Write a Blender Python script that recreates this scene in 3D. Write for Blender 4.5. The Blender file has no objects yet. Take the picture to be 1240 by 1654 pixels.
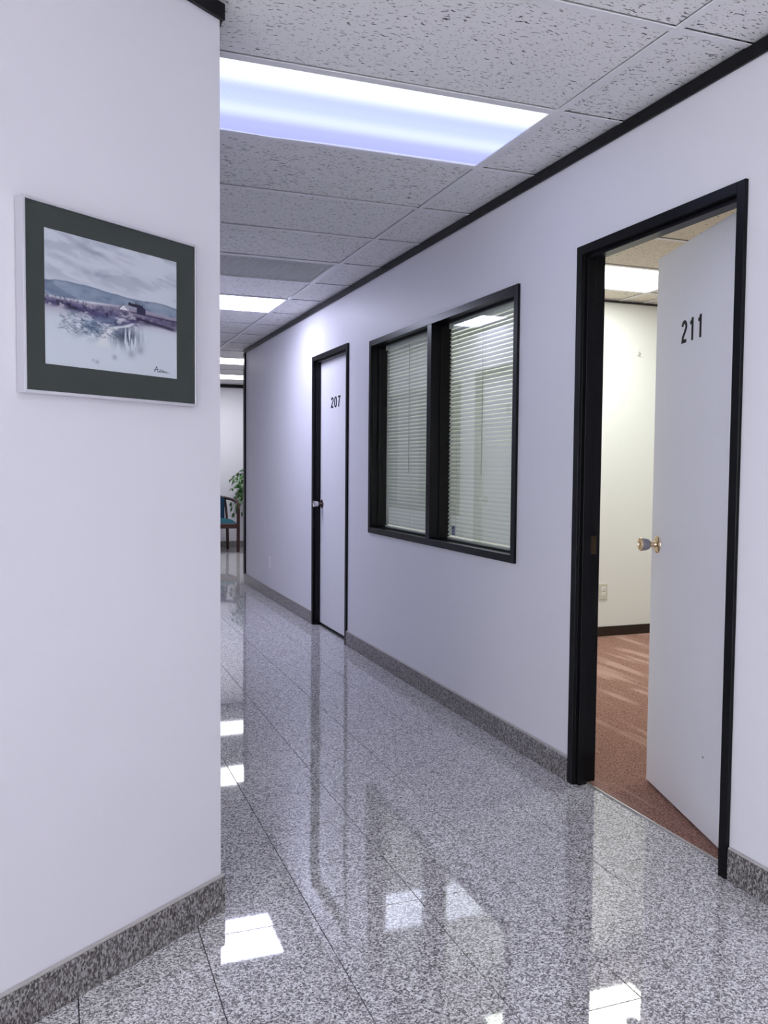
import bpy, bmesh, math, random
import numpy as np
from mathutils import Vector, Matrix

SC = bpy.context.scene
COL = SC.collection
rnd = random.Random(7)

# ------------------------------------------------------------------ camera
EYE = 1.236
cam_data = bpy.data.cameras.new('camera')
cam = bpy.data.objects.new('camera', cam_data)
COL.objects.link(cam)
SC.camera = cam
cam_data.sensor_fit = 'VERTICAL'
cam_data.sensor_height = 24.0
cam_data.lens = 24.0 * 1413.27 / 1654.0
cam_data.clip_start = 0.05
cam_data.clip_end = 60
R_ = Vector((0.93546915, -0.35331154, 0.00827176))
U_ = Vector((0.01035146, 0.05078836, 0.99865579))
F_ = Vector((0.35325672, 0.93412606, -0.05116823))
M = Matrix((R_, U_, -F_)).transposed().to_4x4()
M.translation = Vector((0, 0, EYE))
cam.matrix_world = M

# ------------------------------------------------------------------ world and exposure
world = bpy.data.worlds.new('world')
SC.world = world
world.use_nodes = True
world.node_tree.nodes['Background'].inputs[0].default_value = (0.92, 0.91, 1.0, 1)
world.node_tree.nodes['Background'].inputs[1].default_value = 4.1
SC.view_settings.view_transform = 'Standard'
SC.view_settings.look = 'None'
SC.view_settings.gamma = 1.0
SC.view_settings.use_curve_mapping = False
SC.view_settings.exposure = 0.44
# emission of each kind of ceiling panel, added ones included
POWER_NEAR = 1.12      # the panel over the corridor corner, kept dim so its bands don't clip
POWER_HALL = 10.5      # the panel by door 207
POWER_FAR = 9.0       # waiting area
POWER_LOBBY_FILL = 2.5      # unseen panels added to fill the lobby with light
POWER_OFFICE = 10.2
HALL_TINT = (0.80, 0.82, 1.0)
OFFICE_TINT = (0.97, 1.0, 0.86)
FAR_TINT = (0.92, 0.94, 1.0)

# ------------------------------------------------------------------ measured layout (metres)
H = 2.456                       # ceiling height
W = 1.8976                      # corridor face of the right wall
WB = 2.0                        # office face of the right wall
XL = 0.425                      # corridor face of the left wall
CY = 2.384                      # corner of the diagonal wall
DX, DY = -0.81009, -0.58630     # along the diagonal wall, away from the corner
NX, NY = 0.58630, -0.81009      # its normal, toward the lobby
T = 0.6096
GX = 1.6234                     # main tee
Y0 = 2.6542                     # cross tee before the first light
YEND = 9.13                     # end of the right wall
YFAR = 13.2
FF = 1.885                      # face of the black frames

# ------------------------------------------------------------------ helpers
def link(o, parent=None):
    COL.objects.link(o)
    if parent is not None:
        o.parent = parent
    return o

class MB:
    """collects shapes and links them as one mesh object"""
    def __init__(self):
        self.bm = bmesh.new()
    def box(self, x0, x1, y0, y1, z0, z1, mat=None):
        vs = [self.bm.verts.new(Vector(c)) for c in
              ((x0,y0,z0),(x1,y0,z0),(x1,y1,z0),(x0,y1,z0),(x0,y0,z1),(x1,y0,z1),(x1,y1,z1),(x0,y1,z1))]
        if mat is not None:
            for v in vs: v.co = mat @ v.co
        for f in ((3,2,1,0),(4,5,6,7),(0,1,5,4),(1,2,6,5),(2,3,7,6),(3,0,4,7)):
            self.bm.faces.new([vs[i] for i in f])
        return self
    def prism(self, pts, z0, z1):
        """pts counter-clockwise in xy"""
        lo = [self.bm.verts.new((x, y, z0)) for x, y in pts]
        hi = [self.bm.verts.new((x, y, z1)) for x, y in pts]
        self.bm.faces.new(lo[::-1]); self.bm.faces.new(hi)
        n = len(pts)
        for i in range(n):
            self.bm.faces.new((lo[i], lo[(i+1) % n], hi[(i+1) % n], hi[i]))
        return self
    def extrude(self, pts, fn, a, b):
        """closed outline pts (2d) extruded from a to b; fn(u, v, t) gives the 3d point"""
        A = [self.bm.verts.new(fn(u, v, a)) for u, v in pts]
        B = [self.bm.verts.new(fn(u, v, b)) for u, v in pts]
        self.bm.faces.new(A[::-1]); self.bm.faces.new(B)
        n = len(pts)
        for i in range(n):
            self.bm.faces.new((A[i], A[(i+1) % n], B[(i+1) % n], B[i]))
        return self
    def tube(self, pts, rads, n=10, flat=1.0, side=None):
        pts = [Vector(p) for p in pts]
        if not isinstance(rads, (list, tuple)): rads = [rads]*len(pts)
        rings = []
        prev = None
        for i, p in enumerate(pts):
            a = pts[max(i-1, 0)]; b = pts[min(i+1, len(pts)-1)]
            t = (b-a).normalized()
            if prev is None:
                ref = Vector(side) if side else (Vector((0,0,1)) if abs(t.z) < .9 else Vector((1,0,0)))
            else: ref = prev
            u = (ref - t*ref.dot(t)).normalized(); v = t.cross(u); prev = u
            rings.append([self.bm.verts.new(p + (u*math.cos(q)*flat + v*math.sin(q))*rads[i])
                          for q in [2*math.pi*k/n for k in range(n)]])
        for r0, r1 in zip(rings, rings[1:]):
            for k in range(n):
                self.bm.faces.new((r0[k], r0[(k+1) % n], r1[(k+1) % n], r1[k]))
        self.bm.faces.new(rings[0][::-1]); self.bm.faces.new(rings[-1])
        return self
    def lathe(self, prof, mat, n=28):
        """prof: (radius, height) pairs turned about local z, then moved by mat"""
        rings = []
        for r, h in prof:
            rings.append([self.bm.verts.new(mat @ Vector((r*math.cos(q), r*math.sin(q), h)))
                          for q in [2*math.pi*k/n for k in range(n)]])
        for r0, r1 in zip(rings, rings[1:]):
            for k in range(n):
                self.bm.faces.new((r0[k], r0[(k+1) % n], r1[(k+1) % n], r1[k]))
        self.bm.faces.new(rings[0][::-1]); self.bm.faces.new(rings[-1])
        return self
    def bevel(self, w, seg=1):
        bmesh.ops.bevel(self.bm, geom=self.bm.edges[:], offset=w, segments=seg, affect='EDGES')
        return self
    def mesh(self, name, mat, smooth=False):
        bmesh.ops.recalc_face_normals(self.bm, faces=self.bm.faces[:])
        me = bpy.data.meshes.new(name)
        self.bm.to_mesh(me); self.bm.free()
        if mat: me.materials.append(mat)
        if smooth:
            me.polygons.foreach_set('use_smooth', [True]*len(me.polygons))
            try: me.set_sharp_from_angle(angle=math.radians(40))
            except Exception: pass
        return me
    def build(self, name, mat, parent=None, smooth=False, **props):
        o = bpy.data.objects.new(name, self.mesh(name, mat, smooth))
        link(o, parent)
        for k, v in props.items(): o[k] = v
        return o

def put(name, me, parent, loc=(0,0,0), rot=(0,0,0)):
    o = bpy.data.objects.new(name, me)
    o.location = loc; o.rotation_euler = rot
    return link(o, parent)

def empty(name, loc=(0,0,0), rotz=0.0, **props):
    o = bpy.data.objects.new(name, None)
    o.location = loc; o.rotation_euler = (0, 0, rotz); o.empty_display_size = .1
    for k, v in props.items(): o[k] = v
    return link(o)

def thing(name, label, cat, loc=(0,0,0), rotz=0.0, group=None):
    o = empty(name, loc, rotz, label=label, category=cat)
    if group: o['group'] = group
    return o

# ------------------------------------------------------------------ materials
def new_mat(name):
    m = bpy.data.materials.new(name); m.use_nodes = True
    nt = m.node_tree
    return m, nt, nt.nodes['Principled BSDF']

def simple(name, col, rough=.5, metal=0.0, spec=.5, bump=0.0, bscale=200, coat=0.0, var=0.0):
    m, nt, b = new_mat(name)
    b.inputs['Base Color'].default_value = (*col, 1)
    b.inputs['Roughness'].default_value = rough
    b.inputs['Metallic'].default_value = metal
    b.inputs['Specular IOR Level'].default_value = spec
    b.inputs['Coat Weight'].default_value = coat
    if bump or var:
        tc = nt.nodes.new('ShaderNodeTexCoord')
        nz = nt.nodes.new('ShaderNodeTexNoise'); nz.inputs['Scale'].default_value = bscale
        nz.inputs['Detail'].default_value = 4
        nt.links.new(tc.outputs['Object'], nz.inputs['Vector'])
        if bump:
            bp = nt.nodes.new('ShaderNodeBump'); bp.inputs['Strength'].default_value = bump
            bp.inputs['Distance'].default_value = .002
            nt.links.new(nz.outputs['Fac'], bp.inputs['Height'])
            nt.links.new(bp.outputs['Normal'], b.inputs['Normal'])
        if var:
            mx = nt.nodes.new('ShaderNodeMixRGB'); mx.blend_type = 'MIX'
            mx.inputs[1].default_value = (*[c*(1-var) for c in col], 1)
            mx.inputs[2].default_value = (*[min(1, c*(1+var)) for c in col], 1)
            nt.links.new(nz.outputs['Fac'], mx.inputs[0])
            nt.links.new(mx.outputs[0], b.inputs['Base Color'])
    return m

def ramp(nt, stops, interp='LINEAR'):
    r = nt.nodes.new('ShaderNodeValToRGB'); r.color_ramp.interpolation = interp
    e = r.color_ramp.elements
    while len(e) < len(stops): e.new(.5)
    for i, (p, c) in enumerate(stops):
        e[i].position = p; e[i].color = (*c, 1)
    return r

def math_node(nt, op, a, b=None):
    n = nt.nodes.new('ShaderNodeMath'); n.operation = op
    for i, v in enumerate((a, b)):
        if v is None: continue
        if isinstance(v, (int, float)): n.inputs[i].default_value = v
        else: nt.links.new(v, n.inputs[i])
    return n.outputs[0]

def granite(name, dark, mid, light, rough, grain, stretch=(1,1,1), spec=.5, ior=1.5):
    m, nt, b = new_mat(name)
    geo = nt.nodes.new('ShaderNodeNewGeometry'); oi = nt.nodes.new('ShaderNodeObjectInfo')
    off = nt.nodes.new('ShaderNodeVectorMath'); off.operation = 'SCALE'
    cmb = nt.nodes.new('ShaderNodeCombineXYZ')
    for i in range(3): nt.links.new(oi.outputs['Random'], cmb.inputs[i])
    nt.links.new(cmb.outputs[0], off.inputs[0]); off.inputs['Scale'].default_value = 37.0
    ad = nt.nodes.new('ShaderNodeVectorMath'); ad.operation = 'ADD'
    nt.links.new(geo.outputs['Position'], ad.inputs[0]); nt.links.new(off.outputs[0], ad.inputs[1])
    mp = nt.nodes.new('ShaderNodeMapping'); mp.inputs['Scale'].default_value = stretch
    nt.links.new(ad.outputs[0], mp.inputs['Vector'])
    vo = nt.nodes.new('ShaderNodeTexVoronoi'); vo.inputs['Scale'].default_value = grain
    vo.inputs['Randomness'].default_value = 1.0
    nt.links.new(mp.outputs[0], vo.inputs['Vector'])
    v2 = nt.nodes.new('ShaderNodeTexVoronoi'); v2.inputs['Scale'].default_value = grain*1.9
    nt.links.new(mp.outputs[0], v2.inputs['Vector'])
    sx = nt.nodes.new('ShaderNodeSeparateColor'); nt.links.new(vo.outputs['Color'], sx.inputs[0])
    s2 = nt.nodes.new('ShaderNodeSeparateColor'); nt.links.new(v2.outputs['Color'], s2.inputs[0])
    fac = math_node(nt, 'ADD', math_node(nt, 'MULTIPLY', sx.outputs[0], .65),
                    math_node(nt, 'MULTIPLY', s2.outputs[1], .35))
    rp = ramp(nt, [(0.16, dark), (0.34, tuple((a+c)/2 for a, c in zip(dark, mid))), (0.50, mid), (0.72, light), (.9, tuple(min(1, c*1.25) for c in light))])
    nt.links.new(fac, rp.inputs[0])
    nt.links.new(rp.outputs[0], b.inputs['Base Color'])
    b.inputs['Roughness'].default_value = rough
    b.inputs['Specular IOR Level'].default_value = spec
    b.inputs['IOR'].default_value = ior
    return m

M_FLOOR = granite('polished_granite', (.10,.09,.093), (.49,.47,.478), (.90,.875,.895), .03, 230, (1,1,1), .5, 1.78)
M_BASE = granite('skirting_granite', (.04,.033,.031), (.165,.148,.144), (.36,.34,.335), .2, 260, (1,1,.5))
M_GROUT = simple('grout', (.07,.065,.07), .8)
M_CAULK = simple('caulk', (.50,.47,.46), .6)
M_BLACK = simple('black_frame_paint', (.006,.006,.007), .27, spec=.16)
M_BROWN = simple('dark_brown_vinyl', (.020,.010,.006), .45)
M_DOOR = simple('white_door_paint', (.83,.82,.865), .42, bump=.05, bscale=60, var=.015)
M_CREAM = simple('office_wall_paint', (.83,.84,.82), .6, bump=.05, bscale=150)
M_DIGIT = simple('black_digit', (.006,.007,.010), .5, spec=.15)
M_CHROME = simple('brushed_chrome', (.62,.60,.60), .22, metal=1)
M_GOLD = simple('polished_brass', (.74,.58,.40), .15, metal=1)
M_KNOBGREY = simple('satin_grey_metal', (.30,.30,.33), .33, metal=.85)
M_SILVER = simple('silver_frame', (.72,.71,.74), .28, metal=.9)
M_PLASTIC = simple('white_plastic', (.90,.89,.88), .35)
M_SLOT = simple('dark_slot', (.03,.03,.03), .6)
M_TEE = simple('white_tee', (.86,.85,.87), .45)
M_SLAT = simple('cream_slat', (.90,.91,.84), .38)
M_CORD = simple('cord', (.66,.66,.58), .7)
M_TEAL = simple('teal_fabric', (.003,.075,.11), .85, bump=.3, bscale=400)
M_WOOD = simple('mahogany', (.040,.009,.006), .3, var=.3, bscale=40, coat=.15)
M_LEAF = simple('leaf', (.04,.125,.022), .45, var=.5, bscale=20)
M_POT = simple('terracotta_pot', (.30,.14,.09), .7)
M_SOIL = simple('soil', (.03,.02,.015), .95, bump=.5, bscale=80)
M_THRESH = simple('threshold_metal', (.62,.60,.56), .3, metal=.7)
M_PLENUM = simple('plenum_dark', (.05,.05,.05), .9)
M_MAT = simple('dark_green_mat_board', (.028,.040,.034), .8)

def wall_mat():
    m, nt, b = new_mat('white_wall_paint')
    tc = nt.nodes.new('ShaderNodeTexCoord')
    n1 = nt.nodes.new('ShaderNodeTexNoise'); n1.inputs['Scale'].default_value = 1.3; n1.inputs['Detail'].default_value = 3
    n2 = nt.nodes.new('ShaderNodeTexNoise'); n2.inputs['Scale'].default_value = 260; n2.inputs['Detail'].default_value = 3
    for n in (n1, n2): nt.links.new(tc.outputs['Object'], n.inputs['Vector'])
    rp = ramp(nt, [(.3, (.775,.76,.815)), (.7, (.795,.78,.835))])
    nt.links.new(n1.outputs['Fac'], rp.inputs[0]); nt.links.new(rp.outputs[0], b.inputs['Base Color'])
    bp = nt.nodes.new('ShaderNodeBump'); bp.inputs['Strength'].default_value = .12; bp.inputs['Distance'].default_value = .001
    nt.links.new(n2.outputs['Fac'], bp.inputs['Height']); nt.links.new(bp.outputs['Normal'], b.inputs['Normal'])
    b.inputs['Roughness'].default_value = .48
    b.inputs['Specular IOR Level'].default_value = .4
    return m
M_WALL = wall_mat()

def ceil_mat(name, base, dark):
    m, nt, b = new_mat(name)
    geo = nt.nodes.new('ShaderNodeNewGeometry'); oi = nt.nodes.new('ShaderNodeObjectInfo')
    cmb = nt.nodes.new('ShaderNodeCombineXYZ')
    nt.links.new(math_node(nt, 'MULTIPLY', oi.outputs['Random'], 31.0), cmb.inputs[2])
    ad = nt.nodes.new('ShaderNodeVectorMath'); ad.operation = 'ADD'
    nt.links.new(geo.outputs['Position'], ad.inputs[0]); nt.links.new(cmb.outputs[0], ad.inputs[1])
    # fissures: noise drawn out along the length of the tile
    wn = nt.nodes.new('ShaderNodeTexNoise'); wn.inputs['Scale'].default_value = 22; wn.inputs['Detail'].default_value = 2
    nt.links.new(ad.outputs[0], wn.inputs['Vector'])
    wm = nt.nodes.new('ShaderNodeVectorMath'); wm.operation = 'SCALE'; wm.inputs['Scale'].default_value = .035
    nt.links.new(wn.outputs['Color'], wm.inputs[0])
    a2 = nt.nodes.new('ShaderNodeVectorMath'); a2.operation = 'ADD'
    nt.links.new(ad.outputs[0], a2.inputs[0]); nt.links.new(wm.outputs[0], a2.inputs[1])
    mp = nt.nodes.new('ShaderNodeMapping'); mp.inputs['Scale'].default_value = (38, 165, 1)
    nt.links.new(a2.outputs[0], mp.inputs['Vector'])
    f1 = nt.nodes.new('ShaderNodeTexNoise'); f1.inputs['Scale'].default_value = 1; f1.inputs['Detail'].default_value = 1.0
    nt.links.new(mp.outputs[0], f1.inputs['Vector'])
    m2 = nt.nodes.new('ShaderNodeMapping'); m2.inputs['Scale'].default_value = (85, 170, 1)
    nt.links.new(a2.outputs[0], m2.inputs['Vector'])
    f2 = nt.nodes.new('ShaderNodeTexNoise'); f2.inputs['Scale'].default_value = 1; f2.inputs['Detail'].default_value = 1.0
    nt.links.new(m2.outputs[0], f2.inputs['Vector'])
    r1 = ramp(nt, [(.655, (0,0,0)), (.70, (1,1,1))]); nt.links.new(f1.outputs['Fac'], r1.inputs[0])
    r2 = ramp(nt, [(.675, (0,0,0)), (.72, (1,1,1))]); nt.links.new(f2.outputs['Fac'], r2.inputs[0])
    mx = math_node(nt, 'MAXIMUM', r1.outputs[0], r2.outputs[0])
    mix = nt.nodes.new('ShaderNodeMixRGB')
    mix.inputs[1].default_value = (*base, 1); mix.inputs[2].default_value = (*dark, 1)
    nt.links.new(mx, mix.inputs[0]); nt.links.new(mix.outputs[0], b.inputs['Base Color'])
    bp = nt.nodes.new('ShaderNodeBump'); bp.invert = True
    bp.inputs['Strength'].default_value = .6; bp.inputs['Distance'].default_value = .003
    nt.links.new(mx, bp.inputs['Height']); nt.links.new(bp.outputs['Normal'], b.inputs['Normal'])
    b.inputs['Roughness'].default_value = .9
    b.inputs['Specular IOR Level'].default_value = .2
    return m
M_CEIL = ceil_mat('fissured_tile', (.88,.87,.87), (.12,.11,.12))
M_CEIL2 = ceil_mat('fissured_tile_office', (.82,.77,.67), (.20,.17,.13))

def lens_mat(name, tint, power, bands):
    """acrylic lens over two tubes: brighter over each tube; Generated y runs across the fixture"""
    m, nt, b = new_mat(name)
    out = nt.nodes['Material Output']
    tc = nt.nodes.new('ShaderNodeTexCoord')
    sp = nt.nodes.new('ShaderNodeSeparateXYZ'); nt.links.new(tc.outputs['Object'], sp.inputs[0])
    y = math_node(nt, 'ADD', math_node(nt, 'DIVIDE', sp.outputs[1], .58), .5)
    if bands:
        rp = ramp(nt, [(0.0, (.86,.92,1)), (.12, (.90,.95,1)), (.36, (.44,.50,.95)), (.48, (.46,.53,.97)), (.64, (.58,.65,1)), (.82, (.38,.41,.86)), (.97, (.36,.39,.84)), (1, (.8,.85,1))])
    else:
        rp = ramp(nt, [(0, tint), (1, tint)])
    rp.color_ramp.interpolation = 'EASE'
    nt.links.new(y, rp.inputs[0])
    em = nt.nodes.new('ShaderNodeEmission')
    # prism relief of the lens: a fine checker of slightly brighter cells
    mp = nt.nodes.new('ShaderNodeMapping'); mp.inputs['Rotation'].default_value = (0, 0, math.radians(45))
    mp.inputs['Scale'].default_value = (150, 150, 0.0)
    nt.links.new(tc.outputs['Object'], mp.inputs['Vector'])
    ck = nt.nodes.new('ShaderNodeTexChecker'); ck.inputs['Scale'].default_value = 1
    ck.inputs[1].default_value = (1, 1, 1, 1); ck.inputs[2].default_value = (1-bands*.45,)*3+(1,)
    nt.links.new(mp.outputs[0], ck.inputs['Vector'])
    mu = nt.nodes.new('ShaderNodeMixRGB'); mu.blend_type = 'MULTIPLY'; mu.inputs[0].default_value = 1
    nt.links.new(rp.outputs[0], mu.inputs[1]); nt.links.new(ck.outputs[0], mu.inputs[2])
    nt.links.new(mu.outputs[0], em.inputs[0]); em.inputs[1].default_value = power
    nt.links.new(em.outputs[0], out.inputs['Surface'])
    return m

def glass_mat(name, tint, ior=1.5, rough=0.0):
    """thin pane: clear, with a Fresnel reflection"""
    m = bpy.data.materials.new(name); m.use_nodes = True
    nt = m.node_tree; nt.nodes.clear()
    out = nt.nodes.new('ShaderNodeOutputMaterial')
    tr = nt.nodes.new('ShaderNodeBsdfTransparent'); tr.inputs[0].default_value = (*tint, 1)
    gl = nt.nodes.new('ShaderNodeBsdfGlossy'); gl.inputs['Roughness'].default_value = rough
    f0 = ((ior-1)/(ior+1))**2
    lw = nt.nodes.new('ShaderNodeLayerWeight'); lw.inputs['Blend'].default_value = .5
    sch = math_node(nt, 'ADD', math_node(nt, 'MULTIPLY', math_node(nt, 'POWER', lw.outputs['Facing'], 5.0), 1-f0), f0)
    mx = nt.nodes.new('ShaderNodeMixShader')
    nt.links.new(sch, mx.inputs[0]); nt.links.new(tr.outputs[0], mx.inputs[1]); nt.links.new(gl.outputs[0], mx.inputs[2])
    nt.links.new(mx.outputs[0], out.inputs['Surface'])
    return m
M_GLASS = glass_mat('window_glass', (.94,.96,.94))
M_PGLASS = glass_mat('picture_glass', (.98,.98,.98), 1.3)

def carpet_mat():
    m, nt, b = new_mat('rose_brown_carpet')
    geo = nt.nodes.new('ShaderNodeNewGeometry')
    n1 = nt.nodes.new('ShaderNodeTexNoise'); n1.inputs['Scale'].default_value = 190; n1.inputs['Detail'].default_value = 3
    nt.links.new(geo.outputs['Position'], n1.inputs['Vector'])
    # strokes left by a vacuum cleaner: bands of leaning pile in patches
    mp = nt.nodes.new('ShaderNodeMapping'); mp.inputs['Rotation'].default_value = (0, 0, math.radians(12))
    mp.inputs['Scale'].default_value = (6.5, .45, 1)
    nt.links.new(geo.outputs['Position'], mp.inputs['Vector'])
    n2 = nt.nodes.new('ShaderNodeTexNoise'); n2.inputs['Scale'].default_value = 1.6; n2.inputs['Detail'].default_value = 2
    nt.links.new(mp.outputs[0], n2.inputs['Vector'])
    n3 = nt.nodes.new('ShaderNodeTexNoise'); n3.inputs['Scale'].default_value = 2.1
    nt.links.new(geo.outputs['Position'], n3.inputs['Vector'])
    r1 = ramp(nt, [(.33, (.11,.046,.040)), (.62, (.46,.265,.21))]); nt.links.new(n1.outputs['Fac'], r1.inputs[0])
    r2 = ramp(nt, [(.50, (0,0,0)), (.60, (.75,.75,.75))]); nt.links.new(n2.outputs['Fac'], r2.inputs[0])
    r3 = ramp(nt, [(.42, (0,0,0)), (.55, (1,1,1))]); nt.links.new(n3.outputs['Fac'], r3.inputs[0])
    fac = math_node(nt, 'MULTIPLY', r2.outputs[0], r3.outputs[0])
    mix = nt.nodes.new('ShaderNodeMixRGB'); mix.blend_type = 'MIX'
    mix.inputs[2].default_value = (.60,.40,.34, 1)
    nt.links.new(math_node(nt, 'MULTIPLY', fac, .7), mix.inputs[0]); nt.links.new(r1.outputs[0], mix.inputs[1])
    nt.links.new(mix.outputs[0], b.inputs['Base Color'])
    bp = nt.nodes.new('ShaderNodeBump'); bp.inputs['Strength'].default_value = .8; bp.inputs['Distance'].default_value = .004
    nt.links.new(n1.outputs['Fac'], bp.inputs['Height']); nt.links.new(bp.outputs['Normal'], b.inputs['Normal'])
    b.inputs['Roughness'].default_value = 1.0
    b.inputs['Specular IOR Level'].default_value = .1
    return m
M_CARPET = carpet_mat()

# ================================================================== STRUCTURE
def struct(o):
    o['kind'] = 'structure'; return o

# ---- diagonal wall end and lobby outline
LD = 3.0
EX, EY = XL + DX*LD, CY + DY*LD
# back line of the diagonal wall meets x = XL-.1
BXs = (XL - NX*.1, CY - NY*.1)
tt = (XL-.1 - BXs[0]) / DX
BCX, BCY = XL-.1, BXs[1] + DY*tt

# ---- floor
fl = MB().box(-2.4, 6.0, -3.8, 13.6, -.12, -.012).build('floor', M_GROUT, kind='structure')
TX, TPX = 0.042, 0.3085
TY, TPY = 1.947, 0.3040
tile_me = MB().box(-TPX/2+.0012, TPX/2-.0012, -TPY/2+.0012, TPY/2-.0012, -.0115, 0).bevel(.0006).mesh('tile', M_FLOOR)
joined = MB()
ix0, ix1 = -9, 6
for j in range(-19, 38):
    yc = TY + (j+.5)*TPY
    for i in range(ix0, 20):
        xc = TX + (i+.5)*TPX
        if xc > W+.02 and yc < YEND+.1: continue
        if xc < -2.05 or yc > YFAR or yc < -3.5 or xc > 5.6: continue
        if yc > CY+.5 and xc < XL-.3 and yc < 9.2: continue
        near = (i >= 0 and .9 < yc < 8.1) or (-4 <= i < 0 and .6 < yc < CY+.1 and xc < XL)
        if near:
            o = put('tile', tile_me, fl, (xc, yc, 0),
                    (rnd.uniform(-.0011, .0011), rnd.uniform(-.0011, .0011), 0))
        else:
            e = .0008
            joined.box(xc-TPX/2+e, xc+TPX/2-e, yc-TPY/2+e, yc+TPY/2-e, -.0115, 0)
# strip of cut tiles at the door openings
for a, b in ((2.885, 2.08), (6.555, 5.75)):
    y = b
    while y < a:
        k = math.floor((y-TY)/TPY + 1e-6)
        y2 = min(a, TY+(k+1)*TPY)
        joined.box(TX+6*TPX+.0008, 1.9465, y+.0008, y2-.0008, -.0115, -.0002)
        y = y2 + 1e-5
joined.build('tile_field', M_FLOOR, fl, kind='stuff')

carpet = MB().box(1.953, 5.7, .55, 5.5, -.010, .004)
carpet.build('floor', M_CARPET, kind='structure')

# ---- walls
def wall_y(mb, x0, x1, y0, y1, openings, ztop=H):
    """solid wall along y with openings (ya, yb, za, zb)"""
    y = y0
    for ya, yb, za, zb in sorted(openings):
        mb.box(x0, x1, y, ya, 0, ztop)
        if za > 0: mb.box(x0, x1, ya, yb, 0, za)
        mb.box(x0, x1, ya, yb, zb, ztop)
        y = yb
    mb.box(x0, x1, y, y1, 0, ztop)
    return mb
DZ = 2.081                                   # top of the door frames
D1 = (2.047, 2.920)                          # door 211 frame, outer
D2 = (5.715, 6.588)                          # door 207 frame, outer
W1 = (3.3725, 5.278, .817, 2.0335)           # window frame, outer
cs = .012
wr = wall_y(MB(), W, WB, -3.5, YEND+.07, [(D1[0]+cs, D1[1]-cs, 0, DZ-cs), (D2[0]+cs, D2[1]-cs, 0, DZ-cs),
            (W1[0]+cs, W1[1]-cs, W1[2]+cs, W1[3]-cs)])
wr.build('wall_right', M_WALL, kind='structure')
# left wall of the corridor, seen in the window's reflection
D3 = (6.05, 6.93); W2 = (7.235, 9.10, .80, 2.03)
wl = wall_y(MB(), XL-.1, XL, CY+.15, 9.25, [(D3[0]+cs, D3[1]-cs, 0, DZ-cs), (W2[0]+cs, W2[1]-cs, W2[2]+cs, W2[3]-cs)])
wl.build('wall_corridor_left', M_WALL, kind='structure')
MB().box(-.9, -.8, 6.9, 9.3, 0, H).box(-.8, XL-.1, 7.0, 7.1, 0, H).build('wall_room_left', M_CREAM, kind='structure')
MB().prism([(XL, CY), (XL, CY+.15), (XL-.1, CY+.15), (BCX, BCY), (EX-NX*.1, EY-NY*.1), (EX, EY)], 0, H).build('wall_left', M_WALL, kind='structure')
def glazing(name, ax, ay, bx, by, n):
    """storefront glazing: unseen windows added to let daylight fill the lobby"""
    root = empty(name, kind='structure')
    L = math.hypot(bx-ax, by-ay); ux, uy = (bx-ax)/L, (by-ay)/L
    mt = Matrix(((ux, -uy, 0, ax), (uy, ux, 0, ay), (0, 0, 1, 0), (0, 0, 0, 1)))
    m = MB()
    for z0, z1 in ((0, .10), (H-.08, H)): m.box(0, L, -.04, .04, z0, z1, mt)
    for i in range(n+1):
        x = L*i/n; m.box(max(0, x-.025), min(L, x+.025), -.04, .04, .10, H-.08, mt)
    m.build('frame', M_BLACK, root)
    for i in range(n):
        MB().box(L*i/n+.025, L*(i+1)/n-.025, -.002, .002, .10, H-.08, mt).build('pane', M_GLASS, root)
glazing('added_window_3', EX-.05, EY, EX-.05, -3.5, 3)  # added out of view, lets daylight in from the left
glazing('added_window_4', EX-.05, -3.55, -.9, -3.55, 1)  # added out of view, more daylight from behind the camera
MB().box(-.9, WB, -3.6, -3.5, 0, H).build('wall_back', M_WALL, kind='structure')
# waiting area
MB().box(-2.1, 5.7, YFAR, YFAR+.1, 0, H).build('wall_far', M_WALL, kind='structure')
MB().box(5.6, 5.7, YEND+.07, YFAR, 0, H).build('wall_far_right', M_WALL, kind='structure')
MB().box(WB, 5.6, YEND-.03, YEND+.07, 0, H).build('wall_far_near', M_WALL, kind='structure')
MB().box(-2.1, -2.0, 9.25, YFAR, 0, H).box(-2.0, XL-.1, 9.15, 9.25, 0, H).build('wall_far_left', M_WALL, kind='structure')
# office behind door 211
OY = 5.42
MB().box(WB, 5.7, OY, OY+.1, 0, H).build('wall_office_back', M_CREAM, kind='structure')
MB().box(5.6, 5.7, .5, OY, 0, H).build('wall_office_right', M_CREAM, kind='structure')
MB().box(WB, 5.6, .5, .6, 0, H).build('wall_office_front', M_CREAM, kind='structure')
wall_y(MB(), WB, WB+.004, .6, OY, [(D1[0]+cs, D1[1]-cs, 0, DZ-cs), (W1[0]+cs, W1[1]-cs, W1[2]+cs, W1[3]-cs)]).build('wall_office_left', M_CREAM, kind='structure')

# ---- ceiling
ce = MB().box(-2.4, 6.0, -3.8, 13.6, H+.10, H+.2).build('ceiling', M_PLENUM, kind='structure')
TW = .024
lights_at = []      # cells left open for fixtures: (column, k)
def col_x(c):       # column c spans between main tees; c=0 is the corridor bay
    return GX - 2*T + TW + c*2*T, GX + c*2*T
OPEN = {(0, 0), (0, 4), (0, 6), (1, 12), (1, 15), (0, -7), (-1, -7)}
bars = MB()
for c in range(-2, 4):
    xa = GX + (c-1)*2*T
    MB().box(xa, xa+TW, -3.5, YFAR, H, H+.004).box(xa+TW/2-.001, xa+TW/2+.001, -3.5, YFAR, H+.004, H+.035).build('tee_bar', M_TEE, ce)
cross_me = MB().box(0, 2*T-TW, 0, TW, H+.0004, H+.004).box(0, 2*T-TW, TW/2-.001, TW/2+.001, H+.004, H+.035).mesh('cross_bar', M_TEE)
full_tile = MB().box(.001, 2*T-TW-.001, 0, T-TW-.0035, H+.0065, H+.022).mesh('ceiling_tile', M_CEIL)
ow = WB - .11
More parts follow.
